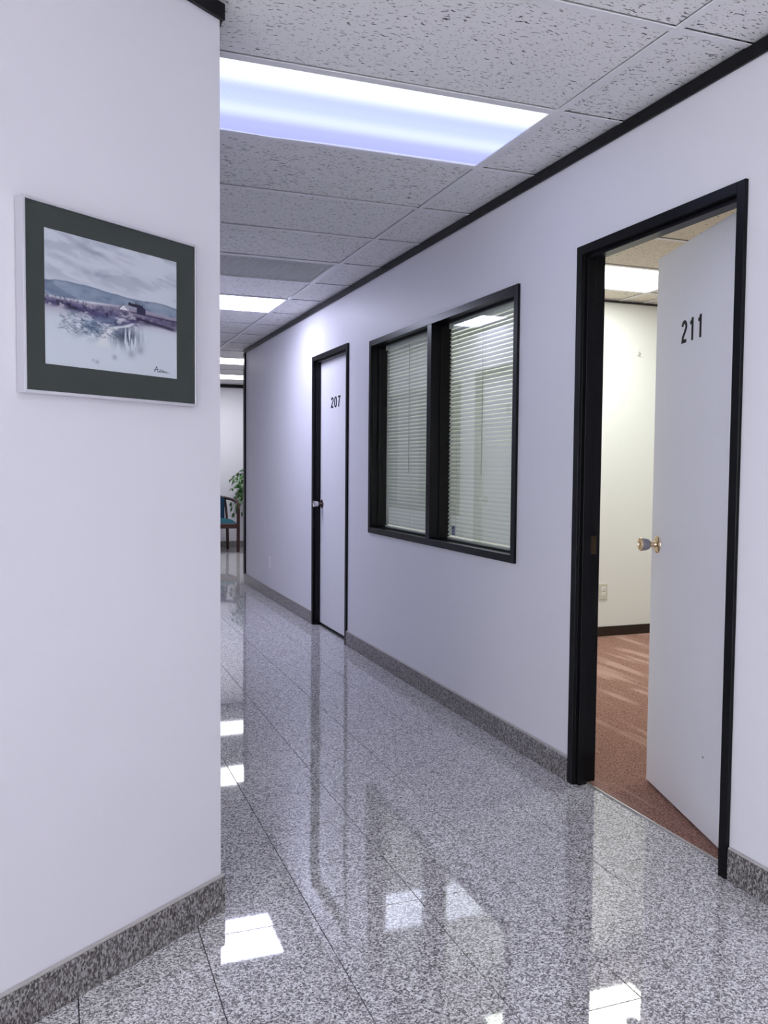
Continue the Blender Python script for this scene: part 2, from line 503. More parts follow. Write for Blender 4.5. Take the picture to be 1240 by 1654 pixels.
for k in range(-10, 18):
    y = Y0 + k*T
    if y > YFAR: continue
    for c in range(-2, 4):
        x0, x1 = col_x(c)
        if c < 0 and y > CY+.8 and y < 9.0: continue
        if c >= 2 and y < YEND-.2: continue
        if c == 1 and y < YEND - .3:       # strip between the last tee and the wall
            MB().box(x0, W-.001, y+.0004, y+TW, H+.0004, H+.004).build('cross_bar', M_TEE, ce)
            MB().box(x0+.001, W-.002, y+TW, y+T-.0035, H+.0065, H+.022).build('ceiling_tile', M_CEIL, ce)
            continue
        put('cross_bar', cross_me, ce, (x0, y, 0))
        if (c, k) in OPEN: continue
        put('ceiling_tile', full_tile, ce, (x0, y+TW, 0))

# office ceiling grid
OX0, OYK = 2.66-.024, 4.486
oce = MB().box(WB, 5.6, .6, OY, H+.06, H+.09).build('ceiling', M_PLENUM, kind='structure')
otile = MB().box(.001, 2*T-TW-.001, 0, T-TW-.0035, H+.0065, H+.022).mesh('ceiling_tile', M_CEIL2)
for c in range(0, 3):
    xa = OX0 + c*2*T
    if xa < 5.6: MB().box(xa, xa+TW, .6, OY, H, H+.004).build('tee_bar', M_TEE, oce)
for k in range(-6, 2):
    y = OYK + k*T
    ylim = min(y+T-.0035, OY-.001)
    MB().box(WB+.006, OX0, y, y+TW, H+.0004, H+.004).build('cross_bar', M_TEE, oce)
    MB().box(WB+.006, OX0-.001, y+TW, ylim, H+.0065, H+.022).build('ceiling_tile', M_CEIL2, oce)
    for c in range(2):
        put('cross_bar', cross_me, oce, (OX0+TW+c*2*T, y, 0))
        if (c, k) in ((0, 0), (1, -2)): continue
        if y+T > OY:
            MB().box(OX0+TW+c*2*T+.001, OX0+(c+1)*2*T-.001, y+TW, ylim, H+.0065, H+.022).build('ceiling_tile', M_CEIL2, oce)
        else:
            put('ceiling_tile', otile, oce, (OX0+TW+c*2*T, y+TW, 0))

# ---- black trim under the ceiling
TZ = H-.042
MB().box(W-.012, W-.0004, -3.5, YEND+.06, TZ, H-.0006).bevel(.0015).build('trim_1', M_BLACK, kind='structure')
P0 = (XL+.004, CY+.0)
def diag(s, off):          # point on the diagonal wall
    return (XL + DX*s + NX*off, CY + DY*s + NY*off)
MB().prism([diag(-.008, .0004), diag(LD-.02, .0004), diag(LD-.02, .012), diag(-.008, .012)][::-1], TZ, H-.0006).build('trim_2', M_BLACK, kind='structure')
MB().box(XL+.0004, XL+.008, CY+.006, 9.2, TZ, H-.0006).build('trim_3', M_BLACK, kind='structure')
MB().box(-2.0, 5.6, YFAR-.012, YFAR-.0004, H-.048, H-.0006).build('trim_4', M_BLACK, kind='structure')
MB().box(WB+.005, 5.6, OY-.010, OY-.0004, H-.014, H-.0006).build('trim_5', M_BROWN, kind='structure')
# corner strip at the end of the right wall
MB().box(W-.018, W-.0004, YEND-.005, YEND+.06, .1, H-.043).bevel(.0015).build('trim_6', M_BLACK, kind='structure')

# ---- granite skirting, laid in pieces
BH = .096
def skirting(name, segs, thick=.012):
    root = empty(name); root['kind'] = 'structure'
    for (ax, ay, bx, by, nx, ny) in segs:
        L = math.hypot(bx-ax, by-ay); ux, uy = (bx-ax)/L, (by-ay)/L
        n = max(1, round(L/.608)); st = L/n
        for i in range(n):
            s0, s1 = i*st+.0006, (i+1)*st-.0006
            q = [(ax+ux*s0, ay+uy*s0), (ax+ux*s1, ay+uy*s1)]
            pts = [q[0], q[1], (q[1][0]+nx*thick, q[1][1]+ny*thick), (q[0][0]+nx*thick, q[0][1]+ny*thick)]
            MB().prism(pts, .0006, BH).bevel(.0012).build('tile', M_BASE, root)
        pts = [(ax, ay), (bx, by), (bx+nx*thick*.75, by+ny*thick*.75), (ax+nx*thick*.75, ay+ny*thick*.75)]
        MB().prism(pts, BH, BH+.006).bevel(.0008).build('caulk_line', M_CAULK, root)
    return root
e = .0006
skirting('baseboard_right', [(W-e, -3.45, W-e, D1[0]-.004, -1, 0), (W-e, D1[1]+.002, W-e, D2[0]-.002, -1, 0), (W-e, D2[1]+.002, W-e, YEND+.06, -1, 0)])
a0, a1 = diag(-.006, e), diag(LD-.05, e)
skirting('baseboard_left', [(a0[0], a0[1], a1[0], a1[1], NX, NY)])
skirting('baseboard_corridor_left', [(XL+e, CY+.008, XL+e, D3[0]-.002, 1, 0), (XL+e, D3[1]+.002, XL+e, 9.2, 1, 0)], .009)
skirting('baseboard_far', [(-1.9, YFAR-e, 5.5, YFAR-e, 0, -1)])
MB().box(WB+.01, 5.59, OY-.012, OY-.0006, .0045, .075).bevel(.002).build('baseboard_office', M_BROWN, kind='structure')
MB().box(1.947, 1.9535, D1[0]+.04, D1[1]-.04, -.008, .0065).bevel(.001).build('trim_7', M_THRESH, kind='structure')

# ================================================================== DIGITS
def stroke_outline(pts, w, closed=False):
    """quads of a thick polyline with mitred joints; returns list of (left, right) pairs"""
    n = len(pts); res = []
    for i in range(n):
        p = Vector(pts[i])
        if closed: a = Vector(pts[i-1]); b = Vector(pts[(i+1) % n])
        else: a = Vector(pts[max(i-1, 0)]); b = Vector(pts[min(i+1, n-1)])
        d1 = (p-a) if (closed or i > 0) else (b-p)
        d2 = (b-p) if (closed or i < n-1) else (p-a)
        d1.normalize(); d2.normalize()
        n1 = Vector((-d1.y, d1.x)); n2 = Vector((-d2.y, d2.x))
        m = (n1+n2); m.normalize()
        k = w/2/max(.45, m.dot(n1))
        res.append((p+m*k, p-m*k))
    return res
def arc(cx, cy, rx, ry, a0, a1, n=12):
    return [(cx+rx*math.cos(math.radians(a0+(a1-a0)*i/n)), cy+ry*math.sin(math.radians(a0+(a1-a0)*i/n))) for i in range(n+1)]
# in a box 0.5 wide, 1 tall
DIG = {
 '0': [(arc(.25,.70,.18,.23,0,180)+arc(.25,.30,.18,.23,180,360), True)],
 '1': [([(.30,0),(.30,1.0)], False), ([(.30,.90),(.20,.80),(.10,.775)], False)],
 '2': [(arc(.25,.72,.18,.21,175,-35)+[(.30,.46),(.13,.25),(.085,.07),(.46,.07)], False)],
 '7': [([(.05,.93),(.44,.93),(.30,.62),(.20,.30),(.17,0)], False)],
 '8': [(arc(.25,.735,.155,.195,0,360,20)[:-1], True), (arc(.25,.275,.18,.21,0,360,20)[:-1], True)],
}
def digit(ch, size, fn, parent):
    """fn(u, v, t) maps digit-space metres to the parent's space"""
    mb = MB(); w = .155
    for pts, closed in DIG[ch]:
        pr = stroke_outline(pts, w, closed)
        m = len(pr); rng = range(m if closed else m-1)
        vs = {}
        for i, (l, r) in enumerate(pr):
            for t in (0, 1):
                vs[i, 0, t] = mb.bm.verts.new(fn(l.x*size, l.y*size, t*.0012))
                vs[i, 1, t] = mb.bm.verts.new(fn(r.x*size, r.y*size, t*.0012))
        for i in rng:
            j = (i+1) % m
            for q in ((( i,0,1),(j,0,1),(j,1,1),(i,1,1)), ((i,0,0),(j,0,0),(j,0,1),(i,0,1)), ((i,1,0),(j,1,0),(j,1,1),(i,1,1)), ((i,0,0),(j,0,0),(j,1,0),(i,1,0))):
                mb.bm.faces.new([vs[t] for t in q])
        if not closed:
            for i in (0, m-1): mb.bm.faces.new([vs[i,0,0], vs[i,1,0], vs[i,1,1], vs[i,0,1]])
    return mb.build('digit', M_DIGIT, parent)

# ================================================================== DOORS
def knob_parts(parent, loc, direction, rose=None, face=None, label='brass rosette with satin grey ribbed knob'):
    """rosette, neck and ribbed knob standing off the leaf along `direction`"""
    d = Vector(direction).normalized()
    mt = Matrix.Translation(Vector(loc)) @ d.to_track_quat('Z', 'Y').to_matrix().to_4x4()
    k = MB().lathe([(.0325,0),(.0335,.002),(.032,.005),(.026,.008),(.013,.009),(.0105,.012),(.0100,.024),(.012,.026),(.0125,.030)], mt, 32).build('knob', rose or M_GOLD, parent, True, label=label)
    MB().lathe([(.0125,.030),(.0150,.032),(.0195,.036),(.0225,.045),(.0240,.055),(.0248,.064)], mt, 26).build('knob_grip', M_CHROME if rose else M_KNOBGREY, k)
    MB().lathe([(.0248,.064),(.0255,.067),(.0245,.070),(.0190,.0705),(.0180,.067),(.0060,.066),(.0055,.070),(.0030,.0705)], mt, 28).build('knob_face', face or M_GOLD, k, True)
    return k

def door_frame(root, y0, y1, sgn=1, xf=FF, xb=1.992, z1=DZ, name='frame'):
    """hollow-metal frame: casing, return, stop and rabbet; sgn=-1 mirrors for the other wall"""
    m = MB()
    X = (lambda x: x) if sgn == 1 else (lambda x: XL - (x - W))
    def bx(xa, xb_, ya, yb, za, zb):
        a, b = sorted((X(xa), X(xb_))); m.box(a, b, ya, yb, za, zb)
    cw = .034
    # jambs
    for (ya, yb, s) in ((y0, y0+cw, 1), (y1-cw, y1, -1)):
        bx(xf, xf+.0125, ya, yb, .0008, z1)
        if s == 1:
            bx(xf+.0125, xb, ya+.012, yb, .0008, z1-.012)
            bx(xf+.020, 1.943, yb, yb+.016, .0008, z1-.05)
        else:
            bx(xf+.0125, xb, ya, yb-.012, .0008, z1-.012)
            bx(xf+.020, 1.943, ya-.016, ya, .0008, z1-.05)
    bx(xf, xf+.0125, y0+cw, y1-cw, z1-cw, z1)
    bx(xf+.0125, xb, y0+cw, y1-cw, z1-cw, z1-.012)
    bx(xf+.020, 1.943, y0+cw, y1-cw, z1-cw-.016, z1-cw)
    m.bevel(.0011)
    return m.build(name, M_BLACK, root)

# door 211, ajar
d1 = empty('door_1', (0,0,0), kind='structure')
d1['label'] = 'white office door numbered 211, ajar in its black metal frame'
door_frame(d1, *D1)
ax, ay, bx_, by_ = 1.9655, 2.088, 2.1835, 2.817
LL = math.hypot(bx_-ax, by_-ay); ux, uy = (bx_-ax)/LL, (by_-ay)/LL
ox, oy = -uy, ux                                # toward the corridor
def leaf_pt(s, off, z): return Vector((ax+ux*s+ox*off, ay+uy*s+oy*off, z))
LT = DZ-.034-.004
leaf = MB().extrude([(0,-.042),(LL,-.042),(LL,0),(0,0)], lambda u, v, t: leaf_pt(u, v, t), .012, LT).bevel(.0012).build('leaf', M_DOOR, d1)
for ch, s_left in (('2', .521), ('1', .457), ('1', .391)):
    w_ = .079
    digit(ch, w_, (lambda s_left: (lambda u, v, t: leaf_pt(s_left-u*1.12, .0002+t, 1.236+.4515+v)))(s_left), leaf)
knob_parts(leaf, leaf_pt(.700, 0, .949), (ox, oy, 0))
MB().extrude([(-.011,-.011),(.011,-.011),(.011,.011),(-.011,.011)], lambda u, v, t: leaf_pt(LL+t, -.021+u, .95+v*2.4), .0, .0012).build('latch_plate', M_GOLD, leaf)
MB().lathe([(.0032,0),(.003,.001),(.001,.0013)], Matrix.Translation(leaf_pt(.257, .0, .268)) @ Vector((ox, oy, 0)).to_track_quat('Z','Y').to_matrix().to_4x4(), 8).build('screw_plug', M_SLOT, leaf)
MB().box(1.950, 1.975, D1[1]-.0365, D1[1]-.0335, .905, .975).bevel(.0008).build('strike_plate', simple('bronze_plate', (.06,.04,.02), .35, metal=.8), d1)
for z in (.25, 1.1, 1.85):
    MB().lathe([(.006,0),(.006,.09)], Matrix.Translation((1.994, 2.078, z)), 10).build('hinge', M_BLACK, d1)

# door 207, shut
d2 = empty('door_2', (0,0,0), kind='structure')
d2['label'] = 'white office door numbered 207, shut, in a black metal frame'
door_frame(d2, *D2)
leaf2 = MB().box(1.944, 1.985, D2[0]+.038, D2[1]-.038, .020, LT).bevel(.0012).build('leaf', M_DOOR, d2)
for ch, yl in (('2', 6.272), ('0', 6.190), ('7', 6.108)):
    digit(ch, .079, (lambda yl: (lambda u, v, t: Vector((1.9438-t, yl-u*1.5, 1.236+.436+v))))(yl), leaf2)
knob_parts(leaf2, (1.944, 6.492, .949), (-1, 0, 0), simple('dark_bronze', (.16,.11,.10), .25, metal=1), M_CHROME, 'dark bronze rosette with a pale chrome knob')
MB().box(1.935, 1.992, D2[0]+.036, D2[1]-.036, .0006, .012).build('bottom_strip', M_BLACK, d2)  # black strip below the leaf

# door across the corridor (seen mirrored in the window glass)
d3 = empty('door_3', (0,0,0), kind='structure')
d3['label'] = 'white door numbered 208 across the corridor, mirrored in the window glass'
door_frame(d3, D3[0], D3[1], -1)
X3 = XL-(1.944-W)
leaf3 = MB().box(X3-.041, X3, D3[0]+.038, D3[1]-.038, .014, LT).bevel(.0012).build('leaf', M_DOOR, d3)
for ch, yl in (('2', 6.20), ('0', 6.30), ('8', 6.40)):
    digit(ch, .079, (lambda yl: (lambda u, v, t: Vector((X3+.0002+t, yl+u*1.5, 1.236+.449+v))))(yl), leaf3)
knob_parts(leaf3, (X3, 6.80, .96), (1, 0, 0))

# ================================================================== WINDOWS
def window(name, y0, y1, z0, z1, ymull, sgn=1, label=None):
    root = empty(name, kind='structure')
    if label: root['label'] = label
    X = (lambda x: x) if sgn == 1 else (lambda x: XL - (x - W))
    def bx(m, xa, xb_, ya, yb, za, zb):
        a, b = sorted((X(xa), X(xb_))); m.box(a, b, ya, yb, za, zb)
    cw = .036
    m = MB()
    for ya, yb in ((y0, y0+cw), (y1-cw, y1)):
        bx(m, FF, FF+.0125, ya, yb, z0, z1)
    for za, zb in ((z0, z0+cw), (z1-cw, z1)):
        bx(m, FF, FF+.0125, y0+cw, y1-cw, za, zb)
    for ya, yb in ((y0+.0125, y0+cw), (y1-cw, y1-.0125)):
        bx(m, FF+.0125, 2.006, ya, yb, z0+.0125, z1-.0125)
    for za, zb in ((z0+.0125, z0+cw), (z1-cw, z1-.0125)):
        bx(m, FF+.0125, 2.006, y0+cw, y1-cw, za, zb)
    m.bevel(.0011); m.build('frame', M_BLACK, root)
    m = MB(); bx(m, FF, 2.004, ymull-.027, ymull+.027, z0+cw, z1-cw); m.bevel(.0011)
    m.build('mullion', M_BLACK, root)
    # glazing beads
    for (ya, yb) in ((y0+cw, ymull-.027), (ymull+.027, y1-cw)):
        m = MB()
        bx(m, 1.936, 1.947, ya, ya+.010, z0+cw, z1-cw); bx(m, 1.936, 1.947, yb-.010, yb, z0+cw, z1-cw)
        bx(m, 1.936, 1.947, ya+.010, yb-.010, z0+cw, z0+cw+.010); bx(m, 1.936, 1.947, ya+.010, yb-.010, z1-cw-.010, z1-cw)
        m.bevel(.0008); m.build('glazing_bead', M_BLACK, root)
        m = MB(); xg = X(1.950)
        bx(m, 1.949, 1.951, ya+.002, yb-.002, z0+cw+.002, z1-cw-.002)
        m.build('pane', M_GLASS, root)
    return root
w1 = window('window_1', *W1[:2], W1[2], W1[3], 4.323, 1, 'black framed two-pane window between the doors')
window('window_2', W2[0], W2[1], W2[2], W2[3], 8.15, -1, 'black framed window across the corridor')
# sticker on the near pane
st = MB().box(1.9480, 1.9486, 4.106, 4.150, .884, .935).build('sticker', simple('pale_blue_sticker', (.42,.45,.52), .5), w1)
sm = MB()
for a, b, c, d in ((.10,.38,.55,.92),(.46,.9,.80,.92),(.46,.62,.55,.92),(.74,.9,.55,.76),(.2,.85,.36,.45),(.45,.6,.30,.50),(.12,.30,.08,.26),(.4,.9,.10,.18),(.55,.65,.04,.26)):
    sm.box(1.9474, 1.9480, 4.106+.044*(1-b), 4.106+.044*(1-a), .884+.051*c, .884+.051*d)
sm.build('print', simple('navy_print', (.04,.05,.10), .5), st)

# ---- venetian blinds, slats one by one
def blind(y0, y1, z0, z1, tilt, label, sgn=1):
    xc = 1.980
    yc = (y0+y1)/2; Lh = (y1-y0)/2
    root = thing('window_blind', label, 'blind', (xc, yc, z0), 0, 'venetian blinds behind the office window')
    # cross-section: 25 mm wide, 2 mm crown
    n = 5; pts = []
    for i in range(n+1):
        u = -.0125 + .025*i/n
        pts.append((u, .0022*(1-(u/.0125)**2)))
    ca, sa = math.cos(tilt), math.sin(tilt)
    def tr(u, v): return (u*ca - v*sa, u*sa + v*ca)
    bm = MB()
    ring = [tr(u, v) for u, v in pts] + [tr(u, v-.0003) for u, v in pts[::-1]]
    bm.extrude(ring, lambda u, v, t: Vector((u, t, v)), -Lh, Lh)
    me = bm.mesh('slat', M_SLAT, False)
    pitch = .0213
    z = z0 + .035; top = z1-.036
    while z < top:
        o = put('slat', me, root, (rnd.uniform(-.0004,.0004), 0, z-z0), (0, rnd.uniform(-.025,.025), rnd.uniform(-.0008,.0008)))
        z += pitch
    MB().box(-.0125, .0125, -Lh, Lh, z1-z0-.028, z1-z0-.001).bevel(.001).build('headrail', M_SLAT, root)
    MB().box(-.0100, .0100, -Lh, Lh, .004, .016).bevel(.003, 2).build('bottom_rail', M_SLAT, root)
    for yy in (-Lh+.11, 0.0, Lh-.11):
        MB().tube([(-.0125, yy, .012), (-.0125, yy, z1-z0-.02)], .0006, 5).build('ladder_cord', M_CORD, root)
    MB().tube([(-.0145, Lh*.05, z1-z0-.03), (-.0150, Lh*.05, .35)], .0020, 6).build('tilt_wand', M_CORD, root)
    return root
cw = .036
zb0, zb1 = W1[2]+cw+.001, W1[3]-cw-.001
TI1, TI2 = math.radians(58), math.radians(75)
blind(W1[0]+cw+.004, 4.296-.045, zb0, zb1, TI1, 'cream venetian blind behind the near pane of the corridor window, slats half open')
blind(4.350+.004, W1[1]-cw-.050, zb0, zb1, TI2, 'cream venetian blind behind the far pane of the corridor window, slats almost shut')

# ================================================================== CEILING FIXTURES
def ceiling_light(x0, y0, tint, power, label, bands=.0, sag=False):
    """lay-in fixture; x0, y0 the near left corner of its opening"""
    LX, LY = 2*T-TW, T-TW
    cx, cy = x0+LX/2, y0+LY/2
    root = thing('ceiling_light', label, 'light', (cx, cy, H), 0, 'recessed ceiling lights')
    m = MB(); f = .010
    a, b = LX/2, LY/2
    m.box(-a, a, -b, -b+f, .001, .012); m.box(-a, a, b-f, b, .001, .012)
    m.box(-a, -a+f, -b+f, b-f, .001, .012); m.box(a-f, a, -b+f, b-f, .001, .012)
    m.build('frame', M_TEE, root)
    MB().box(-a, a, -b, b, .06, .065).build('housing', M_TEE, root)
    # lens: a thin sheet, sagging a little where it has warped
    lm = bpy.data.meshes.new('lens')
    nx, ny = 40, 16; vs = []; fs = []
    for j in range(ny+1):
        for i in range(nx+1):
            X = -a+f + (2*a-2*f)*i/nx; Y = -b+f + (2*b-2*f)*j/ny
            Z = .006 - (.0015 if sag else .0)*math.sin(math.pi*i/nx)*math.sin(math.pi*j/ny)
            if sag:
                Z -= .006*math.exp(-((X-.02+.27)/.13)**2)*max(0, (j/ny-.80)/.2)**1.5
            vs.append((X, Y, Z))
    for j in range(ny):
        for i in range(nx):
            q = j*(nx+1)+i; fs.append((q, q+nx+1, q+nx+2, q+1))
    lm.from_pydata(vs, [], fs); lm.materials.append(lens_mat('lens_glow', tint, power, bands))
    lo = bpy.data.objects.new('lens', lm); link(lo, root)
    return root
c0x = col_x(0)[0]; c1x = col_x(1)[0]; cmx = col_x(-1)[0]
def ky(k): return Y0 + k*T + TW
ceiling_light(c0x, ky(0), (.78,.82,1.0), POWER_NEAR, 'large bluish ceiling light panel nearest the camera, warped lens', .22, True)
ceiling_light(c0x, ky(6), (.74,.77,1.0), POWER_HALL, 'white ceiling light panel above the corridor near door 207', 0)
ceiling_light(c1x, ky(12), FAR_TINT, POWER_FAR, 'nearer of the two white light panels over the waiting area', 0)
ceiling_light(c1x, ky(15), FAR_TINT, POWER_FAR, 'farther of the two white light panels over the waiting area', 0)
ceiling_light(OX0+TW, OYK+TW, (.97,1.0,.93), POWER_OFFICE, 'white ceiling light panel inside the office behind door 211', 0)
ceiling_light(OX0+TW+2*T, OYK-2*T+TW, (.93,1.0,.96), POWER_OFFICE, 'added ceiling light panel over the near half of the office, out of view', 0)  # second office panel, added unseen to even out the light
for c, k, w_ in ((0, -7, 'right'), (-1, -7, 'left')):  # fill panels added behind the camera
    ceiling_light(col_x(c)[0], ky(k), HALL_TINT, POWER_LOBBY_FILL, 'added unseen ceiling light panel over the %s side of the lobby behind the camera' % w_, 0)

# return-air grille
vx0, vx1 = col_x(0); vy0 = ky(4)
vent = thing('ceiling_vent', 'grey louvred return air grille in the corridor ceiling', 'vent', (vx0, vy0, H))
LX, LY = vx1-vx0, T-TW
m = MB(); m.box(0, LX, 0, .014, -.001, .010); m.box(0, LX, LY-.014, LY, -.001, .010); m.box(0, .014, .014, LY-.014, -.001, .010); m.box(LX-.014, LX, .014, LY-.014, -.001, .010)
M_VENT = simple('grey_vent_metal', (.88,.87,.87), .5)
m.build('frame', M_VENT, vent)
MB().box(0, LX, 0, LY, .012, .016).build('backing', simple('vent_backing', (.70,.69,.70), .8), vent)
slat = MB().box(-.0008, .0008, .014, LY-.014, -.004, .004, Matrix.Rotation(math.radians(30), 4, 'Y')).mesh('slat', M_VENT)
n = 84
for i in range(n):
    put('slat', slat, vent, (.02+(LX-.04)*i/(n-1), 0, .004))

# ================================================================== WALL PLATES
def outlet(name, label, loc, normal, mat, w=.072, h=.117):
    nrm = Vector(normal)
    root = thing(name, label, 'outlet', loc, math.atan2(nrm.y, nrm.x))
    MB().box(.0004, .0055, -w/2, w/2, -h/2, h/2).bevel(.0016, 2).build('plate', mat, root)
    for z in (-.0195, .0195):
        rc = MB().box(.0055, .0075, -.0165, .0165, z-.0140, z+.0140).bevel(.001).build('socket', M_PLASTIC, root)
        m = MB(); m.box(.0073, .0078, -.008, -.0055, z-.003, z+.006); m.box(.0073, .0078, .0055, .008, z-.003, z+.006); m.box(.0073, .0078, -.0025, .0025, z-.0105, z-.006)
        m.build('slot', M_SLOT, rc)
    MB().lathe([(.003,.0055),(.0028,.0068),(.001,.007)], Matrix.Rotation(math.radians(90), 4, 'Y'), 10).build('screw', M_CHROME, root)
    return root
outlet('wall_outlet', 'white double power outlet low on the corridor wall beyond door 207', (W, 8.03, .337), (-1,0,0), M_PLASTIC)
outlet('wall_outlet', 'cream double power outlet low on the office back wall', (3.778, OY, .334), (0,-1,0), simple('cream_plastic', (.66,.64,.56), .4))
hk = thing('wall_hook', 'small cream wall hook high on the office back wall', 'hook', (4.038, OY, 2.10))
MB().box(-.011, .011, -.005, -.0004, -.029, .029).bevel(.0015).build('plate', M_CREAM, hk)
MB().tube([(0,-.005,-.002),(0,-.020,-.006),(.003,-.026,-.014),(.003,-.022,-.024),(.003,-.010,-.022)], .0028, 7).build('hook', M_CHROME, hk)

# ================================================================== PAINTING
S0, S1, PZ0, PZ1 = .113, .612, 1.236+.152, 1.236+.5635
pc = thing('framed_painting', 'landscape watercolour with dark green mat in thin silver frame on the left wall', 'painting',
           (XL+DX*(S0+S1)/2, CY+DY*(S0+S1)/2, (PZ0+PZ1)/2), math.atan2(-DY, -DX))
# local x runs to the viewer's right (toward the corner), local -y toward the viewer, z up
pw, ph = (S1-S0)/2, (PZ1-PZ0)/2
FD, FW = .029, .0065
m = MB()
m.box(-pw, -pw+FW, -FD, -.001, -ph, ph); m.box(pw-FW, pw, -FD, -.001, -ph, ph)
m.box(-pw+FW, pw-FW, -FD, -.001, ph-FW, ph); m.box(-pw+FW, pw-FW, -FD, -.001, -ph, -ph+FW)
m.bevel(.0012, 2).build('frame', M_SILVER, pc)
# mat board with a real window cut in it
qx0, qx1 = -(.5575-(S0+S1)/2), -(.1775-(S0+S1)/2)
qz0, qz1 = 1.236+.2175-(PZ0+PZ1)/2, 1.236+.5080-(PZ0+PZ1)/2
iw, ih = pw-FW, ph-FW
m = MB()
yb, yf = -.0215, -.0235
m.box(-iw, qx0, yf, yb, -ih, ih); m.box(qx1, iw, yf, yb, -ih, ih)
m.box(qx0, qx1, yf, yb, qz1, ih); m.box(qx0, qx1, yf, yb, -ih, qz0)
m.build('mat_board', M_MAT, pc)
MB().box(-iw, iw, -.0262, -.0255, -ih, ih).build('glass', M_PGLASS, pc)
MB().box(-iw, iw, -.020, -.004, -ih, ih).build('backing', M_MAT, pc)

def fbm(u, v, fx, fy, seed, octv=5):
    r = np.random.RandomState(seed); tot = np.zeros_like(u); amp = 1.0; s = 0
    for o in range(octv):
        g = r.rand(66, 66); x = (u*fx*2**o) % 64; y = (v*fy*2**o) % 64
        xi = x.astype(int); yi = y.astype(int); xf = x-xi; yf = y-yi
        xf = xf*xf*(3-2*xf); yf = yf*yf*(3-2*yf)
        g00 = g[yi, xi]; g10 = g[yi, xi+1]; g01 = g[yi+1, xi]; g11 = g[yi+1, xi+1]
        tot += amp*((g00*(1-xf)+g10*xf)*(1-yf)+(g01*(1-xf)+g11*xf)*yf); s += amp; amp *= .55
    return tot/s
def paint():
    """flat print: a colour per vertex of a fine grid"""
    nu, nv = 300, 230
    u, v = np.meshgrid(np.linspace(0, 1, nu+1), np.linspace(0, 1, nv+1))   # v down
    ss = lambda a, b, x: np.clip((x-a)/(b-a), 0, 1)**2*(3-2*np.clip((x-a)/(b-a), 0, 1))
    C = lambda *c: np.array(c)[None, None, :]
    img = np.ones(u.shape+(3,))*C(.86,.88,.92)
    def mix(mask, col):
        nonlocal img
        mask = np.clip(mask, 0, 1)[..., None]; img = img*(1-mask)+C(*col)*mask
    n1 = fbm(u+.35*v, v-.22*u, 3, 9, 1); n2 = fbm(u, v-.2*u, 7, 16, 2); n3 = fbm(u, v, 30, 40, 3); n4 = fbm(u+.2*v, v, 14, 22, 4)
    # sky washes
    mix(ss(.50,.66,n1)*ss(.40,.30,v)*.5, (.66,.69,.76)); mix(ss(.52,.7,n2)*ss(.40,.30,v)*.35, (.72,.73,.78))
    for (cu, cv, su, sv, a, sl) in ((.34,.09,.16,.022,.7,.25),(.55,.05,.12,.02,.4,.2),(.36,.255,.13,.025,.7,.12),(.12,.20,.10,.02,.3,.1),(.9,.22,.14,.03,.25,.1),(.62,.20,.08,.03,.3,.3)):
        d = ((u-cu)/su)**2+((v-cv-sl*(u-cu)+.05*(n4-.5))/sv)**2
        mix(np.exp(-d)*a*(.6+.8*(n3-.4)), (.54,.58,.67))
    # hills
    ht = .375+.03*u-.012*np.sin(u*9)+.012*(n2-.5)*2 - .02*np.exp(-((u-.45)/.2)**2)
    hb = .475+.012*np.sin(u*6+1)
    hill = ss(ht-.004, ht+.006, v)*ss(hb+.012, hb-.006, v)
    mix(hill*(.75+.5*(n4-.5)), (.47,.54,.64)); mix(hill*ss(.5,.62,n2)*.3, (.27,.32,.43)); mix(hill*np.exp(-((v-ht)/.008)**2)*.45, (.25,.28,.38))
    # ground wash
    g = ss(hb-.004, hb+.006, v)
    mix(g*ss(.66,.50,v), (.66,.63,.70))
    mix(g*np.exp(-((v-hb-.008)/.010)**2)*ss(.62,.42,u)*.9, (.93,.93,.95))
    # purple heather band
    vb = .535+.05*np.exp(-((u-.48)/.2)**2)
    band = np.exp(-((v-vb-.03*(n4-.5))/(.028+.045*np.exp(-((u-.50)/.17)**2)))**2)
    band *= ss(.36,.50,n4+.12*band)
    mix(band*.95*ss(.0,.15,u+.1), (.27,.25,.42)); mix(band*ss(.52,.6,n3)*.8, (.10,.08,.19))
    rb = np.exp(-((v-(.50+.035*(u-.6)))/.006)**2)*ss(.58,.66,u); mix(rb*.9, (.17,.13,.26))
    rf = ss(.505+.03*(u-.6), .515+.03*(u-.6), v)*ss(.60, .575, v)*ss(.62,.72,u); mix(rf*.55, (.50,.46,.56))
    rb2 = np.exp(-((v-(.545+.14*(u-.68)))/(.010+.006*n4))**2)*ss(.64,.70,u)*ss(1.02,.95,u); mix(rb2*.95, (.15,.13,.25))
    mix(ss(.55,.60,v)*ss(.80,.64,v)*ss(.46,.6,n4)*ss(.0,.2,u)*ss(.62,.5,u)*.8, (.42,.50,.60))
    # fade to paper
    low = ss(.58,.72,v+.05*(n4-.5)); mix(low*.85, (.88,.91,.94))
    sc = np.exp(-((u-.33)/.15)**2-((v-.68)/.07)**2)*ss(.34,.62,n3*.5+n4*.5); mix(sc*.95, (.33,.40,.51))
    gr = np.exp(-((u-.58)/.10)**2-((v-.705)/.075)**2)*ss(.40,.55,fbm(u*3, v*.6, 22, 10, 9)); mix(gr*.95, (.25,.29,.38))
    for cu, cv, r in ((.36,.94,.014),(.49,.885,.018),(.33,.93,.008),(.62,.84,.03),(.69,.80,.03)):
        mix(np.exp(-((u-cu)/r)**2-((v-cv)/(r*1.1))**2)*.4, (.45,.50,.55))
    # winding path
    pu = np.array([.64,.58,.50,.45,.41,.40]); pv = np.array([.59,.625,.645,.68,.74,.82])
    pc_ = np.interp(v, pv, pu); pwid = np.interp(v, pv, [.012,.028,.03,.03,.035,.06])
